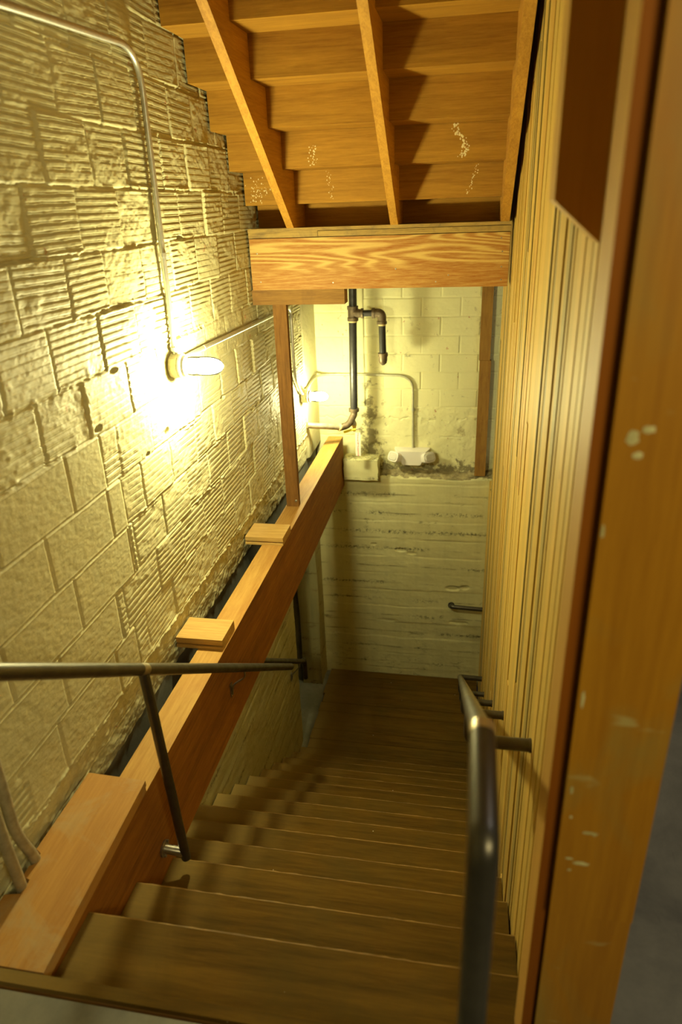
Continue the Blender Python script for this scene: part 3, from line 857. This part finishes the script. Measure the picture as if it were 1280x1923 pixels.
for (x0, x1, dx) in ((-0.962, -0.920, 0), (-0.372, -0.330, 0), (0.224, 0.270, 0)):
    def zl(y): return 2.16 + 0.708 * (2.40 - y)
    ks = [(3.18 - T2 * (k + 1), 3.18 - T2 * k - 0.0008, 1.779 + R2 * (k + 1) - 0.001) for k in range(NU - 1, -1, -1)] + [(3.1792, 3.419, 1.778)]
    bm = NB()
    cols = []
    for (ya, yb, zt_) in ks:
        lo_a = max(zl(ya), 1.656); lo_b = max(zl(yb), 1.656)
        if ya < 3.112 < yb: cols += [(ya, 3.112, zl(ya), 1.656, zt_), (3.112, yb, 1.656, 1.656, zt_)]
        else: cols.append((ya, yb, lo_a, lo_b, zt_))
    for xx in (x0, x1):
        for (ya, yb, la, lb, zt_) in cols:
            bm.faces.new([bm.verts.new((xx, ya, la)), bm.verts.new((xx, yb, lb)), bm.verts.new((xx, yb, zt_)), bm.verts.new((xx, ya, zt_))])
    out = [(cols[0][0], cols[0][2])] + [(c[1], c[3]) for c in cols] + [(cols[-1][1], cols[-1][4])]
    for c in cols[::-1]: out += [(c[1], c[4]), (c[0], c[4])]
    for p_, q_ in zip(out, out[1:] + out[:1]):
        if abs(p_[0] - q_[0]) + abs(p_[1] - q_[1]) < 1e-6: continue
        bm.faces.new([bm.verts.new((x0, *p_)), bm.verts.new((x1, *p_)), bm.verts.new((x1, *q_)), bm.verts.new((x0, *q_))])
    bmesh.ops.remove_doubles(bm, verts=bm.verts, dist=0.0003)
    st = link('stringer', bm, M['fir_string'], UF, base=(x0, 3.0, 1.66))

# ------------------------------------------------------------------ studs by the back wall on the right
for (z0, z1, y0, lab) in ((-0.475, 0.5485, 4.835, 'lower of two stacked rough wooden studs at the right end of the back wall'), (0.5495, 1.637, 4.838, 'upper of two stacked rough wooden studs, just under the cross beam')):
    bm = NB(); box(bm, 0.178 if z0 < 0 else 0.172, 0.272 if z0 < 0 else 0.262, y0, y0 + 0.05, z0, z1)
    solo('wall_stud', bm, M['stud'], lab, 'stud', (0.22, y0 + .025, z0), bevel=0.003)
# concrete pier block
bm = NB(); box(bm, -0.975, -0.668, 4.70, 4.87, -0.495, -0.305)
bmesh.ops.subdivide_edges(bm, edges=bm.edges, cuts=6, use_grid_fill=True)
for v in bm.verts: v.co += Vector([random.uniform(-.004, .004) for _ in range(3)])
solo('concrete_block', bm, M['foundation'], 'small painted concrete pier block at the end of the long beam', 'block', (-0.82, 4.79, -0.495), smooth=True)

# ------------------------------------------------------------------ lamps
def lamp(y, z, L, label, long_):
    t = thing('wall_lamp', label, 'lamp', (-1.222, y, z), 'bare bulb lamps on the block wall')
    bm = NB(); lathe(bm, (-1.222, y, z), (1, 0, 0), [(0, 0.050), (0.004, 0.054), (0.040, 0.054), (0.044, 0.050)], 8)
    link('junction_box', bm, M['lampbox'], t, bevel=0.002)
    bm = NB(); lathe(bm, (-1.178, y, z), (1, 0, 0), [(0, 0.050), (0.003, 0.055), (0.012, 0.055), (0.014, 0.046), (0.026, 0.043)], 28)
    link('socket_collar', bm, M['collar'], t, smooth=True)
    l = long_
    bm = NB(); lathe(bm, (-1.152, y, z), (1, 0, 0), [(0, 0.036), (0.01, 0.041), (0.03, 0.0435), (l * .55, 0.043), (l * .75, 0.039), (l * .88, 0.030), (l * .96, 0.017), (l, 0.004)], 28)
    jar = link('glass_jar', bm, M['jar'], t, smooth=True)
    bm = NB(); lathe(bm, (-1.150, y, z), (1, 0, 0), [(0, 0.014), (0.015, 0.017), (0.03, 0.026), (l * .35, 0.034), (l * .55, 0.036), (l * .72, 0.032), (l * .82, 0.020), (l * .86, 0.003)], 24)
    link('light_bulb', bm, glow('lit_light_bulb', L), jar, smooth=True)


lamp(1.90, 1.135, LAMP1_L, 'nearer glowing jar lamp on the left block wall below the upright conduit', 0.175)
lamp(4.30, 0.372, LAMP2_L, 'farther glowing jar lamp behind the upright post near the corner', 0.150)

# ------------------------------------------------------------------ conduits
XC = -1.201
def clip_part(t, p, ax='z'):
    p = Vector(p); bm = NB()
    if ax == 'z': tube(bm, [p + Vector((0, 0, -.008)), p + Vector((0, 0, .008))], 0.0165, 12)
    else: tube(bm, [p + Vector((0, -.012, 0)), p + Vector((0, .012, 0))], 0.0135, 12)
    link('coupling', bm, M['emt'], t, smooth=True)


t = thing('conduit', 'shiny metal conduit dropping down the left wall to the nearer lamp', 'conduit', (XC, 1.9, 1.19))
bm = NB(); tube(bm, bend([(XC, -0.34, 2.20), (XC, 1.10, 2.295), (XC, 1.93, 2.335), (XC, 1.905, 1.189)], 0.16, 10), 0.0125, 14); link('tube', bm, M['emt'], t, smooth=True)
clip_part(t, (XC, 1.90, 1.21)); clip_part(t, (XC, 1.91, 1.60))
t = thing('conduit', 'metal conduit from the nearer lamp along the wall and down to the farther lamp', 'conduit', (XC, 3.0, 1.13))
bm = NB(); tube(bm, bend([(XC, 1.955, 1.150), (XC, 2.16, 1.150), (XC, 4.03, 1.105), (XC, 4.02, 0.60), (XC, 4.20, 0.42), (XC, 4.26, 0.40)], 0.10, 8), 0.0115, 14); link('tube', bm, M['emt'], t, smooth=True)
clip_part(t, (XC, 2.26, 1.147), 'y')
t = thing('conduit', 'thin pale conduit across the back wall down to the white emergency light', 'conduit', (-0.372, 4.885, 0.0))
bm = NB(); tube(bm, bend([(XC, 4.355, 0.39), (XC, 4.60, 0.43), (XC + .01, 4.878, 0.418), (-0.80, 4.884, 0.418), (-0.378, 4.884, 0.405), (-0.372, 4.884, -0.238)], 0.13, 9), 0.0105, 14); link('tube', bm, M['emt_back'], t, smooth=True)
bm = NB(); cyl(bm, (-0.3735, 4.884, 0.10), (-0.3735, 4.884, 0.125), 0.0145); link('coupling', bm, M['emt'], t, smooth=True)
for lab, P, r in (('fat dusty conduit curving into the wide plank, the farther of two at the left edge', [(-1.17, 0.27, 1.6), (-1.17, 0.27, 0.26), (-1.19, 0.285, 0.10), (-1.19, 0.332, -0.06), (-1.19, 0.335, -0.16)], 0.0165),
                  ('fat dusty conduit entering the wide plank, the nearer of two at the left edge', [(-1.15, 0.19, 1.6), (-1.15, 0.20, 0.16), (-1.178, 0.238, -0.06), (-1.178, 0.236, -0.16)], 0.0165)):
    bm = NB(); tube(bm, bend(P, 0.10, 8), r, 16)
    solo('conduit', bm, M['emt_painted'], lab, 'conduit', (P[-1][0], P[-1][1], -0.16), 'pair of conduits at the left edge', smooth=True)

# ------------------------------------------------------------------ iron pipework
t = thing('drain_pipe', 'black iron pipe standing by the back wall with a side branch and elbows', 'pipe', (-0.85, 4.67, 0.1))
PY = 4.67
def pp(name, mat, *paths):
    bm = NB()
    for path, r in paths: tube(bm, path, r, 20)
    return link(name, bm, mat, t, smooth=True)


pp('pipe_run', M['black_pipe'], ([(-0.848, PY, 1.0), (-0.842, PY, 1.63)], 0.033))
pp('pipe_run', M['black_pipe'], ([(-0.862, PY, 0.16), (-0.852, PY, 0.92)], 0.033))
pp('tee', M['fitting'], ([(-0.850, PY, 0.905), (-0.850, PY, 0.93)], 0.045), ([(-0.850, PY, 0.925), (-0.850, PY, 1.0)], 0.040), ([(-0.850, PY, 0.995), (-0.850, PY, 1.02)], 0.045), ([(-0.85, PY, 0.963), (-0.775, PY, 0.963)], [0.042, 0.032]), ([(-0.782, PY, 0.963), (-0.765, PY, 0.963)], 0.040))
pp('thread_ring', M['ring'], ([(-0.851, PY, 0.893), (-0.851, PY, 0.906)], 0.036))
pp('branch', M['black_pipe'], ([(-0.77, PY, 0.963), (-0.68, PY, 0.963)], 0.026))
pp('elbow', M['fitting'], ([(-0.692, PY, 0.963), (-0.672, PY, 0.963)], 0.042), (bend([(-0.68, PY, 0.963), (-0.615, PY, 0.963), (-0.615, PY, 0.89)], 0.055), 0.036), ([(-0.615, PY, 0.90), (-0.615, PY, 0.878)], 0.042))
pp('branch', M['black_pipe'], ([(-0.613, PY, 0.88), (-0.608, PY, 0.62)], 0.029))
pp('thread_ring', M['ring'], ([(-0.613, PY, 0.877), (-0.613, PY, 0.865)], 0.0315))
pp('end_cap', M['fitting'], ([(-0.608, PY, 0.645), (-0.608, PY, 0.618)], 0.041), ([(-0.608, PY, 0.62), (-0.608, PY, 0.585), (-0.607, PY, 0.560), (-0.607, PY, 0.545)], [0.036, 0.036, 0.028, 0.010]))
pp('elbow', M['fitting'], ([(-0.862, PY, 0.175), (-0.862, PY, 0.148)], 0.045), (bend([(-0.862, PY, 0.16), (-0.862, PY, 0.12), (-0.90, 4.60, 0.045), (-0.98, 4.57, 0.03)], 0.05), 0.030))
pp('tail_pipe', M['galv'], ([(-0.96, 4.575, 0.032), (-1.218, 4.405, 0.098)], 0.0245))
pp('thread_ring', M['ring'], ([(-0.966, 4.571, 0.0335), (-0.978, 4.563, 0.0365)], 0.032))
t = thing('valve', 'small brass valve with yellow lever hanging under the iron pipe', 'valve', (-0.86, 4.645, 0.03))
bm = NB(); lathe(bm, (-0.860, 4.635, 0.092), (0, 0, -1), [(0, 0.012), (0.003, 0.012), (0.031, 0.019), (0.05, 0.019), (0.051, 0.013), (0.06, 0.013)], 12); link('nipple', bm, M['steel'], t, smooth=True)
bm = NB(); lathe(bm, (-0.860, 4.65, 0.062), (0, 0, -1), [(0, 0.015), (0.01, 0.022), (0.035, 0.022), (0.045, 0.016), (0.07, 0.016), (0.071, 0.012), (0.085, 0.012)], 12); link('valve_body', bm, M['brass'], t, smooth=True)
bm = NB(); tube(bm, bend([(-0.84, 4.62, 0.005), (-0.875, 4.615, 0.0), (-0.945, 4.612, -0.022)], 0.02), [0.010] * 9 + [0.0115], 10); bmesh.ops.scale(bm, vec=(1, 1, 1), verts=bm.verts); link('lever', bm, M['yellow'], t, smooth=True, label='yellow lever')
bm = NB(); tube(bm, [(-0.845, 4.62, 0.0), (-0.80, 4.62, 0.02)], 0.006, 8); link('stem', bm, M['steel'], t, smooth=True)
bm = NB(); v = box(bm, -0.8475, -0.8025, 4.615, 4.6165, -0.235, -0.025)
t2 = solo('hang_tag', bm, M['tag'], 'narrow white printed tag hanging from the brass valve', 'tag', (-0.87, 4.616, -0.235))

# ------------------------------------------------------------------ emergency light
t = thing('emergency_light', 'white twin-head emergency light on the back wall under the conduit', 'emergency light', (-0.378, 4.90, -0.39))
bm = NB()
A = [(-0.535, -0.242), (-0.222, -0.242), (-0.235, -0.30), (-0.285, -0.388), (-0.470, -0.388), (-0.522, -0.30)]
Bq = [(-0.505, -0.250), (-0.252, -0.250), (-0.262, -0.30), (-0.300, -0.378), (-0.455, -0.378), (-0.495, -0.30)]
va = [bm.verts.new((x, 4.903, z)) for x, z in A]; vb = [bm.verts.new((x, 4.80, z)) for x, z in Bq]
vm = [bm.verts.new((x, 4.86, z)) for x, z in A]
bm.faces.new(va); bm.faces.new(vb[::-1])
for i in range(6):
    j = (i + 1) % 6; bm.faces.new((va[i], vm[i], vm[j], va[j])); bm.faces.new((vm[i], vb[i], vb[j], vm[j]))
link('housing', bm, M['white'], t, bevel=0.004)
for s in (-1, 1):
    cx = -0.378 + s * 0.135
    Mx = Matrix.Translation((cx, 4.815, -0.310)) @ Matrix.Rotation(s * math.radians(38), 4, 'Z') @ Matrix.Rotation(math.radians(-22), 4, 'X')
    bm = NB(); n = 26; rings = []
    for (yy, a, b) in ((0.055, 0.028, 0.030), (0.045, 0.040, 0.038), (0.0, 0.055, 0.045), (-0.045, 0.060, 0.047), (-0.050, 0.058, 0.044)):
        rr = []
        for i in range(n):
            th = 2 * math.pi * i / n; c_, s_ = math.cos(th), math.sin(th)
            px = a * math.copysign(abs(c_) ** 0.6, c_); pz = b * math.copysign(abs(s_) ** 0.6, s_)
            rr.append(bm.verts.new(Mx @ Vector((px, yy, pz))))
        rings.append(rr)
    for p, q in zip(rings[:-1], rings[1:]):
        for i in range(n): bm.faces.new((p[i], p[(i + 1) % n], q[(i + 1) % n], q[i]))
    bm.faces.new(rings[0]); bm.faces.new(rings[-1][::-1])
    hd = link('lamp_head', bm, M['white'], t, base=(cx, 4.815, -0.31), smooth=True)
    bm = NB(); rr = []
    for i in range(n):
        th = 2 * math.pi * i / n; c_, s_ = math.cos(th), math.sin(th)
        rr.append(Vector((0.050 * math.copysign(abs(c_) ** 0.6, c_), 0, 0.037 * math.copysign(abs(s_) ** 0.6, s_))))
    f1 = [bm.verts.new(Mx @ (p + Vector((0, -0.0495, 0)))) for p in rr]; f2 = [bm.verts.new(Mx @ (p * 0.8 + Vector((0, -0.057, 0)))) for p in rr]
    for i in range(n): bm.faces.new((f1[i], f1[(i + 1) % n], f2[(i + 1) % n], f2[i]))
    bm.faces.new(f2)
    link('lens', bm, M['lens'], hd, smooth=True)
    if s < 0:
        bm = NB(); tube(bm, [Mx @ Vector((-.012, -.005, .0465)), Mx @ Vector((.012, .012, .0465))], 0.003, 6); link('slot', bm, M['slot'], hd)

# ------------------------------------------------------------------ handrails
RR = 0.0205
def railz(y): return 0.852 - 0.7345 * (y - 0.095)


t = thing('handrail', 'dark steel handrail on a slim post beside the long beam, sloping down at left', 'handrail', (-0.91, 0.735, -0.47))
bm = NB(); ys = (-0.50, 0.66); tube(bm, [(-0.91, -0.50, railz(-0.50)), (-0.91, 0.655, railz(0.655))], RR, 24); link('rail', bm, M['rail'], t, smooth=True)
bm = NB(); tube(bm, [(-0.91, 0.655, railz(0.655)), (-0.91, 0.69, railz(0.69))], RR + 0.0003, 24); link('weld', bm, M['rail_end'], t, smooth=True, label='dull brownish weld band')
bm = NB(); tube(bm, [(-0.91, 0.69, railz(0.69)), (-0.91, 2.34, railz(2.34)), (-0.91, 2.352, railz(2.352))], [RR, RR, RR * .75], 24); link('rail', bm, M['rail'], t, smooth=True)
bm = NB(); tube(bm, [(-0.91, 0.675, railz(0.675) - .01), (-0.91, 0.735, -0.50)], 0.0175, 20); link('post', bm, M['rail'], t, smooth=True)
bm = NB(); tube(bm, [(-0.91, -0.46, railz(-0.46) - .01), (-0.91, -0.46, -0.066)], 0.0175, 20); link('post', bm, M['rail'], t, smooth=True)
bm = NB(); tube(bm, bend([(-0.912, 0.735, -0.47), (-0.955, 0.725, -0.455), (-0.986, 0.72, -0.445)], 0.02), 0.018, 16)
tube(bm, [(-0.987, 0.72, -0.445), (-0.980, 0.72, -0.445)], 0.032, 16); link('flange', bm, M['steel'], t, smooth=True)
for dy, dz in ((0.035, 0.03), (-0.02, -0.042), (0.02, -0.03)):
    bm = NB(); tube(bm, [(-0.981, 0.72 + dy * .6, -0.445 + dz * .6), (-0.974, 0.72 + dy * .6, -0.445 + dz * .6)], 0.005, 8); link('screw', bm, M['steel'], t)


def bracket(t, x0, x1, y, z, zr):
    bm = NB(); tube(bm, bend([(x0, y, zr - RR), (x0, y, zr - RR - 0.035), (x1 + 0.014, y - 0.004, z + 0.02), (x1 + 0.006, y - 0.004, z - 0.035)], 0.02), 0.005, 10)
    br = link('bracket', bm, M['steel'], t, smooth=True)
    bm = NB(); box(bm, x1, x1 + 0.005, y - 0.016, y + 0.012, z - 0.045, z + 0.025); link('bracket_plate', bm, M['steel'], br, bevel=0.002)


bracket(t, -0.91, XB, 1.56, -0.35, railz(1.56))
t = thing('handrail', 'dark steel handrail on the lower concrete wall with a curved end, beyond the beam', 'handrail', (-1.18, 3.0, -1.3))
def rz2(y): return -1.005 - 0.7345 * (y - 2.65)
bm = NB(); tube(bm, bend([(-1.18, 2.2, rz2(2.2)), (-1.18, 3.58, rz2(3.58)), (-1.18, 3.67, rz2(3.62) - 0.01), (-1.18, 3.675, -1.93)], 0.06), RR, 20); link('rail', bm, M['rail'], t, smooth=True)
bracket(t, -1.18, XW + 0.004, 3.50, -1.78, rz2(3.50)); bracket(t, -1.18, XW + 0.004, 2.5, -1.05, rz2(2.5))

XR = 0.120
t = thing('handrail', 'dark steel handrail on the plank wall with a vertical post at its near end', 'handrail', (XR, -0.337, -0.067))
bm = NB(); tube(bm, bend([(XR, -0.150, 1.018), (XR, -0.345, 1.012), (XR, -0.345, -0.066)], 0.028, 8), RR, 28); link('post', bm, M['rail'], t, smooth=True)
bm = NB(); lathe(bm, (XR, -0.152, 1.018), (0, 1, 0.0), [(0, RR * 1.01), (0.012, RR * 1.01), (0.022, RR * .97)], 28); link('weld', bm, M['rail_end'], t, smooth=True, label='bright bare weld ring')
def rzr(y): return 1.005 - 0.7345 * (y + 0.13)
bm = NB(); tube(bm, [(XR, -0.138, 1.011), (XR, 3.62, rzr(3.62))], RR, 28); link('rail', bm, M['rail'], t, smooth=True)
bm = NB(); tube(bm, bend([(XR, 3.61, rzr(3.61)), (XR, 3.70, rzr(3.70)), (RX, 3.72, rzr(3.70) - .02)], 0.03), RR, 20); link('return_end', bm, M['rail'], t, smooth=True)
for y in (0.589, 1.536, 2.309, 3.30):
    z = rzr(y) - 0.135
    bm = NB(); tube(bm, bend([(XR + 0.005, y, rzr(y) - 0.012), (XR + 0.005, y, z), (RX - 0.006, y, z)], 0.024, 6), 0.0185, 18)
    br = link('bracket', bm, M['rail'], t, base=(RX, y, z), smooth=True)
    bm = NB(); tube(bm, [(RX - 0.009, y, z), (RX + 0.001, y, z)], 0.0205, 18); link('bracket_plate', bm, M['rail'], br, smooth=True)
t = thing('handrail', 'short level piece of dark handrail low on the back wall at right', 'handrail', (0.15, 4.72, -1.78))
bm = NB(); tube(bm, bend([(0.018, 4.79, -1.80), (0.018, 4.72, -1.775), (RX + 0.02, 4.72, -1.785)], 0.03), 0.0205, 18); link('rail', bm, M['rail'], t, smooth=True)
bm = NB(); tube(bm, [(0.018, 4.792, -1.80), (0.018, 4.780, -1.797)], 0.032, 18); link('wall_plate', bm, M['rail'], t, smooth=True)
